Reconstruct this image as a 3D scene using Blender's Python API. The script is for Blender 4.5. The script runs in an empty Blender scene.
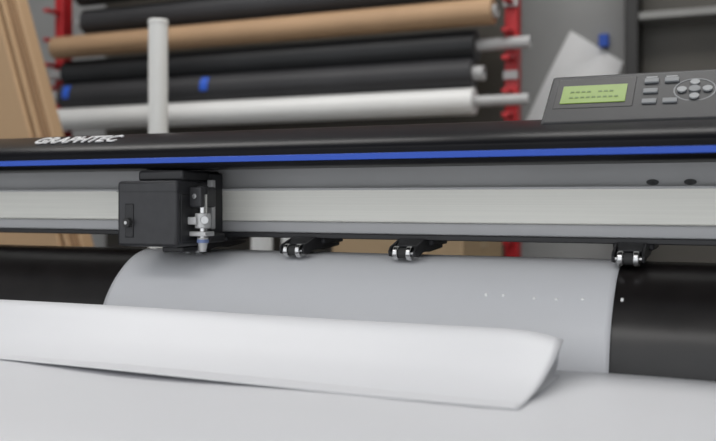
import bpy, bmesh, math, random
from mathutils import Vector, Matrix
random.seed(4)
H = 1.05   # camera / eye height; machine heights below are given relative to it
sc = bpy.context.scene
sc.view_settings.view_transform = 'Standard'

# ------------------------------------------------------------ materials
def mat(name, col, rough=0.5, metal=0.0, var=0.0, scale=20.0, bump=0.0, stretch=None, spec=0.5, emit=None, ior=1.5):
    m = bpy.data.materials.new(name); m.use_nodes = True
    nt = m.node_tree; b = nt.nodes['Principled BSDF']
    b.inputs['Base Color'].default_value = (*col, 1)
    b.inputs['Roughness'].default_value = rough
    b.inputs['Metallic'].default_value = metal
    b.inputs['Specular IOR Level'].default_value = spec
    b.inputs['IOR'].default_value = ior
    if emit:
        b.inputs['Emission Color'].default_value = (*emit[0], 1)
        b.inputs['Emission Strength'].default_value = emit[1]
    if var > 0 or bump > 0:
        tc = nt.nodes.new('ShaderNodeTexCoord'); mp = nt.nodes.new('ShaderNodeMapping')
        if stretch: mp.inputs['Scale'].default_value = stretch
        nz = nt.nodes.new('ShaderNodeTexNoise'); nz.inputs['Scale'].default_value = scale
        nz.inputs['Detail'].default_value = 5
        nt.links.new(tc.outputs['Object'], mp.inputs['Vector']); nt.links.new(mp.outputs['Vector'], nz.inputs['Vector'])
        if var > 0:
            cr = nt.nodes.new('ShaderNodeValToRGB')
            cr.color_ramp.elements[0].position = 0.3; cr.color_ramp.elements[1].position = 0.7
            cr.color_ramp.elements[0].color = (*[max(0, c*(1-var)) for c in col], 1)
            cr.color_ramp.elements[1].color = (*[min(1, c*(1+var)) for c in col], 1)
            nt.links.new(nz.outputs['Fac'], cr.inputs['Fac']); nt.links.new(cr.outputs['Color'], b.inputs['Base Color'])
        if bump > 0:
            bp = nt.nodes.new('ShaderNodeBump'); bp.inputs['Strength'].default_value = bump
            bp.inputs['Distance'].default_value = 0.002
            nt.links.new(nz.outputs['Fac'], bp.inputs['Height']); nt.links.new(bp.outputs['Normal'], b.inputs['Normal'])
    return m

M = {}
M['paper'] = mat('white_vinyl', (0.68, 0.685, 0.71), 0.42, var=0.015, scale=6)
M['black_gloss'] = mat('black_gloss_plastic', (0.008, 0.008, 0.010), 0.3, var=0.2, scale=8, spec=0.35, ior=1.2)
M['platen'] = mat('platen_black', (0.013, 0.011, 0.011), 0.3, var=0.3, scale=30, bump=0.15, spec=.5, ior=1.5)
M['black'] = mat('black_plastic', (0.014, 0.014, 0.016), 0.5, var=0.15, scale=60)
M['carriage'] = mat('carriage_plastic', (0.030, 0.030, 0.033), 0.42, var=0.1, scale=90, bump=0.1, spec=.4)
M['panel'] = mat('console_grey', (0.024, 0.025, 0.028), 0.45, var=0.05, scale=60, ior=1.35)
M['blue'] = mat('blue_strip', (0.035, 0.095, 0.48), 0.35, ior=1.3)
M['alu'] = mat('rail_aluminium', (0.77, 0.76, 0.705), 0.45, 0.05, var=0.04, scale=14, stretch=(.3, 1, 60))
M['alushaded'] = mat('rail_alu_shaded', (0.40, 0.40, 0.405), 0.5, 0.0, var=0.05, scale=8)  # recess aluminium, its shade put into a darker grey
M['greylow'] = mat('rail_grey_low', (0.45, 0.45, 0.46), 0.5, 0.0, var=0.04, scale=8)
M['silver'] = mat('silver_plate', (0.55, 0.55, 0.55), 0.4, 0.3, var=0.04, scale=30)
M['steel'] = mat('steel', (0.6, 0.6, 0.6), 0.25, 1.0, var=0.05, scale=40)
M['rubber'] = mat('rubber', (0.03, 0.03, 0.03), 0.8, var=0.1, scale=100)
M['lcd'] = mat('lcd_green', (0.18, 0.28, 0.035), 0.35, var=0.06, scale=60, emit=((0.20, 0.34, 0.03), 0.12))
M['lcdtxt'] = mat('lcd_text', (0.10, 0.17, 0.03), 0.5)
M['btn'] = mat('button_grey', (0.18, 0.19, 0.20), 0.5)
M['btnw'] = mat('label_light', (0.30, 0.31, 0.32), 0.5)
M['band'] = mat('tool_band', (0.16, 0.22, 0.42), 0.5)
M['logo'] = mat('logo_silver', (0.70, 0.70, 0.71), 0.4)
M['kraft'] = mat('kraft_paper', (0.40, 0.255, 0.145), 0.7, var=0.06, scale=6)
M['blackroll'] = mat('black_vinyl_roll', (0.022, 0.023, 0.025), 0.45, var=0.15, scale=5, ior=1.35)
M['greyroll'] = mat('dark_grey_vinyl_roll', (0.040, 0.040, 0.043), 0.5, var=0.1, scale=5, ior=1.35)
M['whiteroll'] = mat('white_vinyl_roll', (0.70, 0.70, 0.69), 0.4, var=0.03, scale=5)
M['core'] = mat('core_grey', (0.42, 0.42, 0.42), 0.6, var=0.05, scale=20)
M['red'] = mat('red_painted_steel', (0.45, 0.015, 0.02), 0.45, var=0.15, scale=15)
M['bluecap'] = mat('blue_tape', (0.02, 0.10, 0.55), 0.5)
M['wood'] = mat('board_tan', (0.44, 0.29, 0.165), 0.7, var=0.05, scale=3)
M['wood2'] = mat('board_brown', (0.26, 0.155, 0.08), 0.7, var=0.08, scale=4)
M['card'] = mat('cardboard', (0.42, 0.30, 0.18), 0.8, var=0.06, scale=5)
M['tape'] = mat('packing_tape', (0.5, 0.38, 0.24), 0.35)
M['pipe'] = mat('white_tube', (0.82, 0.81, 0.78), 0.45, var=0.02, scale=4)
M['sheetw'] = mat('white_paper', (0.93, 0.93, 0.93), 0.6, var=0.01, scale=4)
M['wall'] = mat('wall_paint', (0.35, 0.35, 0.345), 0.85, var=0.06, scale=3, bump=0.1)
M['ceil'] = mat('ceiling_paint', (0.55, 0.55, 0.55), 0.9, var=0.03, scale=3)
M['floor'] = mat('concrete_floor', (0.25, 0.25, 0.245), 0.6, var=0.2, scale=4, bump=0.2)
M['shelfdark'] = mat('cabinet_dark', (0.060, 0.054, 0.044), 0.5, var=0.15, scale=5)
M['shelfframe'] = mat('cabinet_frame', (0.018, 0.017, 0.016), 0.5, var=0.1, scale=5)
M['shelflight'] = mat('shelf_edge', (0.24, 0.24, 0.23), 0.5, var=0.05, scale=10)
M['lamp'] = mat('lamp_diffuser', (0.9, 0.9, 0.9), 0.5, emit=((1, 0.98, 0.95), 1.5))

# ------------------------------------------------------------ helpers
def link(o, parent=None):
    bpy.context.collection.objects.link(o)
    if parent: o.parent = parent
    return o
def empty(name, loc=(0, 0, 0)):
    e = bpy.data.objects.new(name, None); e.empty_display_size = 0.05
    bpy.context.collection.objects.link(e); return e
def finish(o, bevel=0.0, seg=2, smooth=True, angle=35):
    if bevel:
        b = o.modifiers.new('bevel', 'BEVEL'); b.width = bevel; b.segments = seg; b.limit_method = 'ANGLE'; b.angle_limit = math.radians(30)
    if smooth:
        for p in o.data.polygons: p.use_smooth = True
        try:
            bm = bmesh.new(); bm.from_mesh(o.data)
            for e in bm.edges:
                if len(e.link_faces) == 2 and e.calc_face_angle(0) > math.radians(angle): e.smooth = False
            bm.to_mesh(o.data); bm.free()
        except Exception: pass
    return o
def mesh(name, vs, fs, m, parent=None, bevel=0.0, smooth=True, angle=35):
    me = bpy.data.meshes.new(name); me.from_pydata([tuple(v) for v in vs], [], fs); me.validate()
    bm = bmesh.new(); bm.from_mesh(me); bmesh.ops.recalc_face_normals(bm, faces=bm.faces); bm.to_mesh(me); bm.free()
    me.materials.append(m)
    o = bpy.data.objects.new(name, me); link(o, parent)
    return finish(o, bevel, smooth=smooth, angle=angle)
def box(name, x0, x1, y0, y1, z0, z1, m, parent=None, bevel=0.002):
    vs = [(x, y, z+H) for x in (x0, x1) for y in (y0, y1) for z in (z0, z1)]
    fs = [(0, 1, 3, 2), (4, 6, 7, 5), (0, 4, 5, 1), (2, 3, 7, 6), (0, 2, 6, 4), (1, 5, 7, 3)]
    return mesh(name, vs, fs, m, parent, bevel)
def cyl(name, p0, p1, r, m, parent=None, seg=32, r2=None, bevel=0.0, sx=1.0):
    p0 = Vector(p0)+Vector((0, 0, H)); p1 = Vector(p1)+Vector((0, 0, H)); d = p1-p0
    q = d.to_track_quat('Z', 'Y').to_matrix()
    r2 = r if r2 is None else r2
    vs = []; fs = []
    for k, (p, rr) in enumerate(((p0, r), (p1, r2))):
        for i in range(seg):
            a = 2*math.pi*i/seg; v = q@Vector((rr*math.cos(a), rr*math.sin(a), 0)); v.x *= sx; vs.append(p+v)
    for i in range(seg):
        j = (i+1) % seg; fs.append((i, j, seg+j, seg+i))
    fs.append(tuple(range(seg))[::-1]); fs.append(tuple(range(seg, 2*seg)))
    return mesh(name, vs, fs, m, parent, bevel)
def ring(name, p0, p1, r, ri, m, parent=None, seg=32):
    p0 = Vector(p0)+Vector((0, 0, H)); p1 = Vector(p1)+Vector((0, 0, H)); q = (p1-p0).to_track_quat('Z', 'Y').to_matrix()
    vs = []; fs = []
    for (p, rr) in ((p0, r), (p1, r), (p1, ri), (p0, ri)):
        for i in range(seg):
            a = 2*math.pi*i/seg; vs.append(p+q@Vector((rr*math.cos(a), rr*math.sin(a), 0)))
    for k in range(4):
        for i in range(seg):
            j = (i+1) % seg; k2 = (k+1) % 4
            fs.append((k*seg+i, k*seg+j, k2*seg+j, k2*seg+i))
    return mesh(name, vs, fs, m, parent)
def catmull(pts, n=8):
    P = [pts[0]]+list(pts)+[pts[-1]]; out = []
    for i in range(1, len(P)-2):
        p0, p1, p2, p3 = P[i-1], P[i], P[i+1], P[i+2]
        for k in range(n):
            t = k/n
            out.append(tuple(0.5*((2*p1[a])+(-p0[a]+p2[a])*t+(2*p0[a]-5*p1[a]+4*p2[a]-p3[a])*t*t+(-p0[a]+3*p1[a]-3*p2[a]+p3[a])*t**3) for a in range(2)))
    out.append(tuple(pts[-1])); return out
def extr(name, prof, x0, x1, m, parent=None, bevel=0.0, angle=35):
    n = len(prof); vs = [(x, y, z+H) for x in (x0, x1) for (y, z) in prof]
    fs = [(i, (i+1) % n, n+(i+1) % n, n+i) for i in range(n)]
    fs.append(tuple(range(n))[::-1]); fs.append(tuple(range(n, 2*n)))
    return mesh(name, vs, fs, m, parent, bevel, angle=angle)
def sheet(name, prof, x0, x1, nx, m, parent=None, fn=None, thick=0.0008):
    vs = []; fs = []; n = len(prof)
    for i in range(nx+1):
        x = x0+(x1-x0)*i/nx
        for j, (y, z) in enumerate(prof):
            dx = dy = dz = 0
            if fn: dx, dy, dz = fn(x, j/(n-1), i/nx, z)
            vs.append((x+dx, y+dy, z+dz+H))
    for i in range(nx):
        for j in range(n-1):
            fs.append((i*n+j, i*n+j+1, (i+1)*n+j+1, (i+1)*n+j))
    o = mesh(name, vs, fs, m, parent, angle=180)
    s = o.modifiers.new('thickness', 'SOLIDIFY'); s.thickness = thick; s.offset = 0
    return o

# ------------------------------------------------------------ room
def plain(name, a, b, m):
    return box(name, a[0], b[0], a[1], b[1], a[2], b[2], m, None, 0)
FZ = -H; CZ = 1.75
plain('floor', (-3.6, -1.6, FZ-0.1), (2.4, 3.1, FZ), M['floor'])
plain('wall_back', (-3.6, 3.0, FZ), (2.4, 3.1, CZ), M['wall'])
plain('wall_left', (-3.6, -1.6, FZ), (-3.5, 3.0, CZ), M['wall'])
plain('wall_right', (2.3, -1.6, FZ), (2.4, 3.0, CZ), M['wall'])
plain('ceiling', (-3.6, -1.6, CZ), (2.4, 3.1, CZ+0.1), M['ceil'])
box('baseboard_back', -3.5, 2.3, 2.985, 3.0, FZ, FZ+0.08, M['shelfdark'], None, 0.002)

# ceiling lights
def lamp(x, y, sx, sy, power):
    L = empty('ceiling_light')
    box('housing', x-sx/2-.02, x+sx/2+.02, y-sy/2-.02, y+sy/2+.02, CZ-0.05, CZ, M['core'], L)
    box('diffuser', x-sx/2, x+sx/2, y-sy/2, y+sy/2, CZ-0.056, CZ-0.05, M['lamp'], L, 0)
    ld = bpy.data.lights.new('panel_light', 'AREA'); ld.shape = 'RECTANGLE'; ld.size = sx; ld.size_y = sy; ld.energy = power
    ld.color = (1, 0.985, 0.96)
    lo = bpy.data.objects.new('panel_light', ld); lo.location = (x, y, H+CZ-0.06); link(lo, L)
lamp(-1.6, 1.5, 1.5, 0.5, 15)
lamp(0.1, 1.7, 1.5, 0.5, 17)
lamp(-0.7, -0.9, 1.8, 0.6, 8)

w = bpy.data.worlds.new('world'); sc.world = w; w.use_nodes = True
w.node_tree.nodes['Background'].inputs[0].default_value = (0.94, 0.97, 1.0, 1)
w.node_tree.nodes['Background'].inputs[1].default_value = 1.35

# ------------------------------------------------------------ plotter
P = empty('vinyl_cutting_plotter')
XL, XR = -1.12, 0.30
# lid
lidp = catmull([(.800, .0465), (.803, .054), (.815, .062), (.84, .071), (.87, .0775), (.92, .0815), (.98, .082), (1.03, .078)], 6)
lid = lidp+[(1.05, .06), (1.05, .04), (.90, .035), (.81, .033), (.801, .035), (.798, .038)]
extr('top_cover', lid, XL, XR, M['black_gloss'], P)
extr('blue_trim_strip', [(.7965, .0392), (.7965, .0448), (.80, .0456), (.805, .0456), (.805, .0388)], XL, XR, M['blue'], P, 0.0006)
# beam
box('beam_recess', XL, XR, .888, .99, .0125, .040, M['alushaded'], P, 0.001)
box('guide_rail', XL, XR, .876, .99, -.0235, .0125, M['alu'], P, 0.0015)
box('rail_groove', XL, XR, .8745, .88, .0105, .0130, M['greylow'], P, 0.0005)
box('lower_beam', XL, XR, .882, .98, -.036, -.0235, M['greylow'], P, 0.001)
box('beam_shadow_strip', XL, XR, .875, .97, -.0415, -.036, M['black'], P, 0.001)  # black strip standing in for the shadow below the beam
for i, x in enumerate((-.082, -.0485)):
    cyl('screw_hole_%d' % (i+1), (x, .8868, .0168), (x, .889, .0168), .0028, M['black'], P, 24, sx=2.0)
    cyl('screw_%d' % (i+1), (x, .8862, .0168), (x, .887, .0168), .0015, M['rubber'], P, 6)
# platen
pl = catmull([(.97, -.075), (.92, -.0605), (.885, -.0590), (.865, -.0605), (.845, -.068), (.825, -.082), (.808, -.10), (.796, -.12), (.788, -.147), (.784, -.18), (.783, -.26)], 6)
extr('platen', pl+[(.80, -.27), (.97, -.27)], XL, XR, M['platen'], P)
# end housings
for nm, a, b in (('end_housing_left', XL-.10, XL), ('end_housing_right', XR, XR+.16)):
    extr(nm, lidp+[(1.05, .06), (1.05, -.27), (.80, -.27), (.775, -.24), (.775, -.12), (.79, .03)], a, b, M['black_gloss'], P, 0.004)
# stand
for i, x in enumerate((-1.0, .22)):
    box('stand_leg_%d' % (i+1), x-.03, x+.03, .86, .93, FZ+.08, -.27, M['greyroll'], P, 0.004)
    box('stand_foot_%d' % (i+1), x-.03, x+.03, .62, 1.18, FZ+.05, FZ+.09, M['greyroll'], P, 0.006)
    for j, y in enumerate((.65, 1.15)):
        cyl('caster_%d_%d' % (i+1, j+1), (x-.015, y, FZ+.026), (x+.015, y, FZ+.026), .026, M['rubber'], P, 24)
box('stand_crossbar', -1.0, .22, .88, .91, -.85, -.79, M['greyroll'], P, 0.004)
box('front_media_tray', XL, XR, .38, .783, -.175, -.162, M['greyroll'], P, 0.003)
for i, x in enumerate((-1.0, .22)):
    extr('tray_bracket_%d' % (i+1), [(.42, -.175), (.80, -.175), (.80, -.268)], x-.008, x+.008, M['black'], P, 0.001)

# carriage
box('carriage_body', -.622, -.545, .785, .850, -.0495, .0205, M['carriage'], P, 0.0035)
box('carriage_cap', -.606, -.548, .80, .874, .020, .032, M['black'], P, 0.003)
box('carriage_backplate', -.628, -.545, .850, .875, -.044, .030, M['black'], P, 0.002)
box('carriage_front_inset', -.611, -.600, .7838, .79, -.040, -.004, M['black'], P, 0.001)
cyl('carriage_knob', (-.6055, .7785, -.024), (-.6055, .786, -.024), .0050, M['rubber'], P, 20, bevel=.0008)
cyl('carriage_knob_screw', (-.6055, .7778, -.024), (-.6055, .779, -.024), .0018, M['silver'], P, 12)
box('carriage_seam', -.622, -.5445, .7845, .79, .0085, .0092, M['black'], P, 0)
box('carriage_side_recess', -.5455, -.5440, .792, .842, -.044, .006, M['black'], P, .0005)
# tool holder on the carriage side
box('tool_arm', -.545, -.529, .806, .835, -.008, .014, M['carriage'], P, 0.002)
cyl('tool_arm_screw', (-.537, .8045, .004), (-.537, .807, .004), .0028, M['steel'], P, 16)
cyl('tool_holder_ring', (-.533, .815, -.030), (-.533, .815, -.014), .0085, M['silver'], P, 24, bevel=.001)
cyl('tool_barrel', (-.533, .815, -.040), (-.533, .815, .006), .0048, M['steel'], P, 24)
cyl('tool_cap', (-.533, .815, .006), (-.533, .815, .015), .0060, M['black'], P, 24, bevel=.001)
cyl('tool_nose', (-.533, .815, -.055), (-.533, .815, -.040), .0035, M['silver'], P, 20, r2=.0062)
cyl('tool_nose_band', (-.533, .815, -.0455), (-.533, .815, -.042), .0064, M['band'], P, 20)
cyl('tool_screw', (-.526, .806, -.021), (-.521, .800, -.021), .0040, M['steel'], P, 16)
box('tool_clamp', -.5445, -.534, .803, .812, -.026, -.018, M['silver'], P, 0.0008)
box('tool_clamp_lower', -.5445, -.524, .806, .824, -.0385, -.0335, M['silver'], P, 0.0008)
box('tool_bracket', -.546, -.528, .822, .852, -.046, -.036, M['black'], P, 0.002)
box('carriage_side_plate', -.5455, -.5385, .842, .849, -.032, .022, M['silver'], P, 0.001)
box('carriage_foot', -.575, -.548, .80, .83, -.056, -.049, M['black'], P, 0.002)

# pinch rollers
def pinch(k, x):
    y, z, r = .848, -.0535, .0072
    n = 'pinch_%d_' % k
    for i, dx in enumerate((-.0095, .0045)):
        cyl(n+'wheel_%d' % (i+1), (x+dx, y, z), (x+dx+.005, y, z), r, M['steel'], P, 28, bevel=.0008)
    cyl(n+'hub', (x-.004, y, z), (x+.004, y, z), .0052, M['rubber'], P, 20)
    cyl(n+'axle', (x-.013, y, z), (x+.013, y, z), .0018, M['steel'], P, 12)
    for i, dx in enumerate((-.0145, .0120)):
        extr(n+'fork_%d' % (i+1), [(y-.004, z-.003), (y-.0055, z+.002), (y-.001, z+.0065), (.872, -.0400), (.90, -.0400), (.905, -.052), (.868, -.0535), (y+.004, z-.004)], x+dx, x+dx+.0025, M['black'], P, 0.0006)
    extr(n+'arm', [(.858, -.0465), (.868, -.0400), (.94, -.0400), (.94, -.052), (.90, -.0545), (.863, -.0520)], x-.012, x+.012, M['black'], P, 0.0015)
    box(n+'spring_cover', x-.019, x+.019, .885, .935, -.0475, -.040, M['carriage'], P, 0.002)
for k, x in enumerate((-.5654, -.4414, -.3174, -.0992, .12)):
    pinch(k+1, x)

# control console
ang = math.atan2(.050, .060); L0 = math.hypot(.05, .06)
def onface(px, t, d):   # point on sloped console face (t along slope 0..1, d outward)
    return (px, .84+.06*t-math.sin(ang)*d, .068+.05*t+math.cos(ang)*d)
cx0, cx1 = -.178, .13
extr('console_body', [(.836, .062), (.8375, .071), (.90, .122), (.935, .124), (.99, .10), (.99, .078), (.90, .074)], cx0, cx1, M['panel'], P, 0.003)
def facebox(name, x0, x1, t0, t1, d0, d1, m, bevel=.0006):
    vs = []
    for x in (x0, x1):
        for t in (t0, t1):
            for d in (d0, d1):
                a = onface(x, t, d); vs.append((a[0], a[1], a[2]+H))
    fs = [(0, 1, 3, 2), (4, 6, 7, 5), (0, 4, 5, 1), (2, 3, 7, 6), (0, 2, 6, 4), (1, 5, 7, 3)]
    return mesh(name, vs, fs, m, P, bevel)
D = .0028
facebox('console_fascia', cx0+.004, cx1-.004, .16, 1.0, .001, D, M['panel'], .001)
facebox('lcd_bezel', -.170, -.0966, .30, .94, D-.001, D+.0012, M['black'], .0008)
facebox('lcd_screen', -.164, -.104, .40, .78, D+.001, D+.0018, M['lcd'], .0003)
for i in range(2):
    for j in range(9):
        if (i, j) in ((1, 8), (1, 4)): continue
        x = -.156+.0052*j
        facebox('lcd_glyph_%d_%d' % (i, j), x, x+.0035, .50+.12*i, .53+.12*i, D+.0014, D+.0020, M['lcdtxt'], 0)
for i, x in enumerate((-.089, -.071)):
    for j, t in enumerate((.34, .56, .78)):
        if i == 1 and j == 1: continue
        facebox('key_%d_%d' % (i, j), x, x+.013, t, t+.09, D-.001, D+.0022, M['btn'], .0006)
        facebox('key_label_%d_%d' % (i, j), x+.001, x+.011, t+.13, t+.155, D-.001, D+.0004, M['btnw'], 0)
# jog pad
def face_disc(name, x, t, r, ri, d0, d1, m):
    a = onface(x, t, d0); b = onface(x, t, d1)
    if ri: ring(name, a, b, r, ri, m, P)
    else: cyl(name, a, b, r, m, P)
face_disc('jog_ring', -.044, .60, .0185, .0172, D-.001, D+.0008, M['btn'])
face_disc('jog_center', -.044, .60, .005, 0, D-.001, D+.0025, M['btn'])
for dx, dt in ((.011, 0), (-.011, 0), (0, .145), (0, -.145)):
    face_disc('jog_key', -.044+dx, .60+dt, .0042, 0, D-.001, D+.0022, M['btnw'])
for j, t in enumerate((.30, .52, .74)):
    for i in range(3):
        facebox('fkey_%d_%d' % (i, j), -.015+.022*i, .001+.022*i, t, t+.10, D-.001, D+.0022, M['btn'], .0006)

# lettering
tc = bpy.data.curves.new('logo', 'FONT'); tc.body = 'GRAPHTEC'; tc.size = .030; tc.extrude = .0006; tc.offset = 0.0005
to = bpy.data.objects.new('logo_lettering', tc); link(to, P)
to.location = (-.776, .822, .0666+H); to.rotation_euler = (math.radians(21), 0, 0)
tc.materials.append(M['logo'])
bpy.context.view_layer.update()
wd = to.dimensions.x
if wd > 0: to.scale = (.120/wd, 1, 1)

# ------------------------------------------------------------ media
def offs(prof, d):
    out = []
    for i, (y, z) in enumerate(prof):
        a = prof[max(0, i-1)]; b = prof[min(len(prof)-1, i+1)]
        ty, tz = b[0]-a[0], b[1]-a[1]; l = math.hypot(ty, tz); out.append((y+tz/l*d, z-ty/l*d))
    return out
pp = [p for p in pl]
V = empty('vinyl_sheet')
def fp(x, t, s, z):                      # slight waviness where the sheet leaves the platen crest
    k = max(0, min(1, (t-.3)*2))
    return (0, -k*.0011*(1+math.sin(x*26+z*20)), 0)
sheet('sheet_on_platen', offs(pp, .0009), -.650, -.108, 90, M['paper'], V, fn=fp, thick=.0004)
for x, y, z in ((-.2235, .8170, -.0885), (-.207, .8170, -.0885), (-.178, .8157, -.0898), (-.158, .8157, -.0898), (-.135, .8164, -.0890), (-.101, .8180, -.0878)):
    cyl('white_speck', (x-.0012, y, z), (x+.0012, y, z), .0017, M['sheetw'], V, 12, bevel=.0006)  # tiny white specks on sheet and platen
Ap = catmull([(.7815, -.158), (.776, -.1495), (.765, -.1448), (.74, -.1415), (.70, -.140), (.60, -.141), (.50, -.146), (.42, -.155), (.37, -.175), (.350, -.22), (.345, -.33)], 6)
def wave(x, t): return .0016*math.sin(x*9+t*5)+.0010*math.sin(x*21-t*9)
def fa(x, t, s, z):
    return (0, 0, min(1, t*4)*wave(x, t))
sheet('sheet_on_tray', Ap, XL+.02, XR-.02, 120, M['paper'], V, fn=fa)
Bp = catmull([(.606, -.1388), (.622, -.1345), (.645, -.1265), (.668, -.1160), (.686, -.1072), (.698, -.1035), (.709, -.1032), (.72, -.1060), (.731, -.113), (.736, -.124), (.730, -.1335), (.71, -.1375), (.66, -.1378)], 6)
def fb(x, t, s, z):
    e = max(0, (x+.20)/.065)            # the loose right end sags a little
    hgt = z+.1385
    f = math.sin(min(1, t*1.35)*math.pi)
    return (.012*f*e**3-.004*e**3, .0012*math.sin(x*11)-.003*e**3*f, .0006*math.sin(x*13+t*6)*f-.20*hgt*e**4)
sheet('folded_sheet_edge', Bp, XL+.04, -.137, 180, M['paper'], V, fn=fb, thick=.0004)
Cp = catmull([(.597, -.1395), (.602, -.1388), (.62, -.1380), (.66, -.1380), (.72, -.1388)], 5)
def fc(x, t, s, z):
    return (-.004*(1-t), .004*math.sin(x*8+.6)-.002, .0004*math.sin(x*10)+.0003)
sheet('under_layer_edge', Cp, XL+.04, -.136, 120, M['paper'], V, fn=fc, thick=.0004)

# ------------------------------------------------------------ storage rack
R = empty('roll_storage_rack')
RY = 2.4
for i, x in enumerate((-2.19, -.60)):
    box('upright_%d' % (i+1), x-.018, x+.018, 2.45, 2.50, FZ+.03, 1.1, M['red'], R, 0.003)
    box('foot_%d' % (i+1), x-.03, x+.03, 2.23, 2.85, FZ, FZ+.04, M['red'], R, 0.003)
    for j, z in enumerate((.66, .56, .475, .40, .31, .245, .05, -.1, -.3, -.5)):
        box('bracket_%d_%d' % (i+1, j+1), x-.010, x+.010, 2.385, 2.46, z-.02, z-.008, M['red'], R, 0.002)
    for j, z in enumerate((.545, .345)):
        box('clip_%d_%d' % (i+1, j+1), x-.020, x+.020, 2.44, 2.455, z-.012, z+.012, M['core'], R, 0.002)
for j, z in enumerate((.95, -.7)):
    box('rack_rail_%d' % (j+1), -2.2, -.59, 2.46, 2.49, z-.02, z+.02, M['red'], R, 0.002)
box('dark_gap_sheet', -2.16, -.66, 2.66, 2.68, FZ+.05, 1.0, M['shelfdark'], R, 0.002)  # added dark sheet that makes the gaps between rolls look dark
for i, x in enumerate((-2.15, -.67)):
    box('rear_strut_%d' % (i+1), x-.01, x+.01, 2.49, 2.67, -.72, -.68, M['red'], R, 0.001)

def roll(name, x0, x1, y, z, r, m, corelen=.03, corer=.018, tape=()):
    e = empty(name)
    n = 48
    prof = []
    for i in range(n+1):
        a = 2*math.pi*i/n; rr = r*(1-.035*(1-i/n)); prof.append((y+rr*math.cos(a+2.2), z+rr*math.sin(a+2.2)))
    extr('wound_media', prof, x0, x1, m, e, angle=50)
    ring('core', (x0-corelen, y, z), (x1+corelen, y, z), corer, corer*.8, M['core'], e)
    for t in tape:
        n2 = 8; vv = []; ff = []
        for k in range(n2+1):
            a = math.pi*1.0-.5+1.1*k/n2-.35
            for xx in (t-.014, t+.014): vv.append((xx, y+math.cos(a)*(r+.001), z+math.sin(a)*(r+.001)+H))
        for k in range(n2): ff.append((2*k, 2*k+1, 2*k+3, 2*k+2))
        mesh('label', vv, ff, M['bluecap'], e)
    return e
roll('kraft_paper_roll', -2.14, -.63, RY-.02, .511, .037, M['kraft'], .01)
roll('vinyl_roll', -2.05, -.72, RY+.03, .60, .042, M['greyroll'])
roll('vinyl_roll', -2.05, -.70, RY, .69, .042, M['blackroll'])
roll('vinyl_roll', -2.12, -.688, RY+.02, .428, .045, M['blackroll'], .15, .017)
roll('vinyl_roll', -2.12, -.692, RY, .348, .042, M['greyroll'], .03, .02, (-1.54, -2.08))
roll('vinyl_roll', -2.14, -.686, RY-.01, .270, .038, M['whiteroll'], .15, .015)
roll('vinyl_roll', -2.12, -.69, RY, .10, .045, M['blackroll'])
roll('vinyl_roll', -2.12, -.69, RY, -.06, .045, M['greyroll'])
roll('vinyl_roll', -2.12, -.69, RY, -.26, .045, M['blackroll'])

# ------------------------------------------------------------ leaning boards
B = empty('leaning_boards')
sl = math.radians(18.8)
def board(name, off, th, y0, y1, m, top=.95):
    vs = []
    for y in (y0, y1):
        for z in (FZ, top):
            xr = -1.640-(z-.158)*math.tan(sl)-off
            for x in (xr-th, xr): vs.append((x, y, z+H))
    fs = [(0, 1, 3, 2), (4, 6, 7, 5), (0, 4, 5, 1), (2, 3, 7, 6), (0, 2, 6, 4), (1, 5, 7, 3)]
    mesh(name, vs, fs, m, B, .002)
board('board_1', 0, .014, 1.82, 1.86, M['wood'])
board('board_2', .0145, .016, 1.81, 1.86, M['wood2'])
board('board_3', .031, .012, 1.80, 1.86, M['wood'])
board('board_4', .0435, .008, 1.81, 1.86, M['wood2'], .9)
board('board_5', .052, .26, 1.79, 1.86, M['wood'], 1.0)

# white tube
T = empty('standing_tube')
ring('tube', (-1.159, 1.6, FZ+.01), (-1.159, 1.6, .38), .0205, .017, M['pipe'], T)
cyl('end_cap', (-1.159, 1.6, .376), (-1.159, 1.6, .386), .0215, M['pipe'], T, bevel=.002)
cyl('base', (-1.159, 1.6, FZ), (-1.159, 1.6, FZ+.012), .09, M['pipe'], T, bevel=.003)
for x, y in ((-.99, 1.75), (-.93, 1.78)):
    e = empty('standing_paper_roll')
    ring('wound_media', (x, y, FZ), (x, y, -.03), .024, .015, M['whiteroll'], e)
    ring('core', (x, y, FZ), (x, y, -.02), .0148, .012, M['card'], e)

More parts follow.
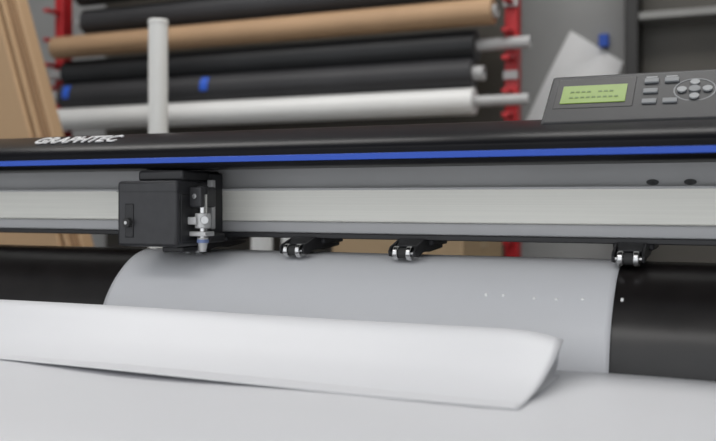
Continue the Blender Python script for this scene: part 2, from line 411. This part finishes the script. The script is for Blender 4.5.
# cardboard cartons
def carton(x0, x1, y0, y1, z0, z1):
    e = empty('cardboard_box')
    box('carton', x0, x1, y0, y1, z0, z1, M['card'], e, .004)
    ym = (y0+y1)/2
    box('tape_top', x0-.0006, x1+.0006, ym-.025, ym+.025, z1-.06, z1+.0008, M['tape'], e, 0)
    box('flap_gap', x0+.002, x1-.002, ym-.001, ym+.001, z1, z1+.0012, M['wood2'], e, 0)
carton(-.88, -.55, 1.85, 2.2, FZ, FZ+.5)
carton(-.87, -.56, 1.86, 2.2, FZ+.501, FZ+1.0)

# plain blank paper sheet on back wall
S = empty('plain_paper_sheet')
c4 = [(-.535, .558), (-.366, .443), (-.45, .18), (-.69, .25)]
vs = []; fs = []; N = 14
for i in range(N+1):
    for j in range(N+1):
        a = i/N; b = j/N
        x = (c4[0][0]*(1-a)+c4[1][0]*a)*(1-b)+(c4[3][0]*(1-a)+c4[2][0]*a)*b
        z = (c4[0][1]*(1-a)+c4[1][1]*a)*(1-b)+(c4[3][1]*(1-a)+c4[2][1]*a)*b
        vs.append((x, 2.9985-.012*abs(math.sin(a*5+b*3))-.015*b*a, z+H))
for i in range(N):
    for j in range(N):
        fs.append((i*(N+1)+j, i*(N+1)+j+1, (i+1)*(N+1)+j+1, (i+1)*(N+1)+j))
mesh('paper', vs, fs, M['sheetw'], S, angle=60)
box('tape_piece', -.440, -.410, 2.97, 2.9995, .495, .535, M['bluecap'], S, .002)

# dark cabinet at right
C = empty('storage_cabinet')
box('side_panel', -.342, -.302, 2.82, 2.98, FZ, 1.2, M['shelfframe'], C, .004)
box('back_panel', -.302, .80, 2.94, 2.98, FZ, 1.2, M['shelfdark'], C, .002)
box('side_panel_far', .80, .84, 2.82, 2.98, FZ, 1.2, M['shelfframe'], C, .004)
for j, z in enumerate((-.9, -.4, .08, .545, 1.17)):
    box('shelf_%d' % j, -.302, .80, 2.83, 2.95, z, z+.022, M['shelflight'], C, .002)

# ------------------------------------------------------------ camera
cd = bpy.data.cameras.new('camera'); cam = bpy.data.objects.new('camera', cd); link(cam)
cam.location = (0, 0, H); cam.rotation_euler = (math.radians(90), 0, math.radians(23.4))
cd.sensor_width = 36; cd.lens = 45.25; cd.shift_y = -.0286
cd.clip_start = .02
cd.dof.use_dof = True; cd.dof.focus_distance = .92; cd.dof.aperture_fstop = 5.0
sc.camera = cam
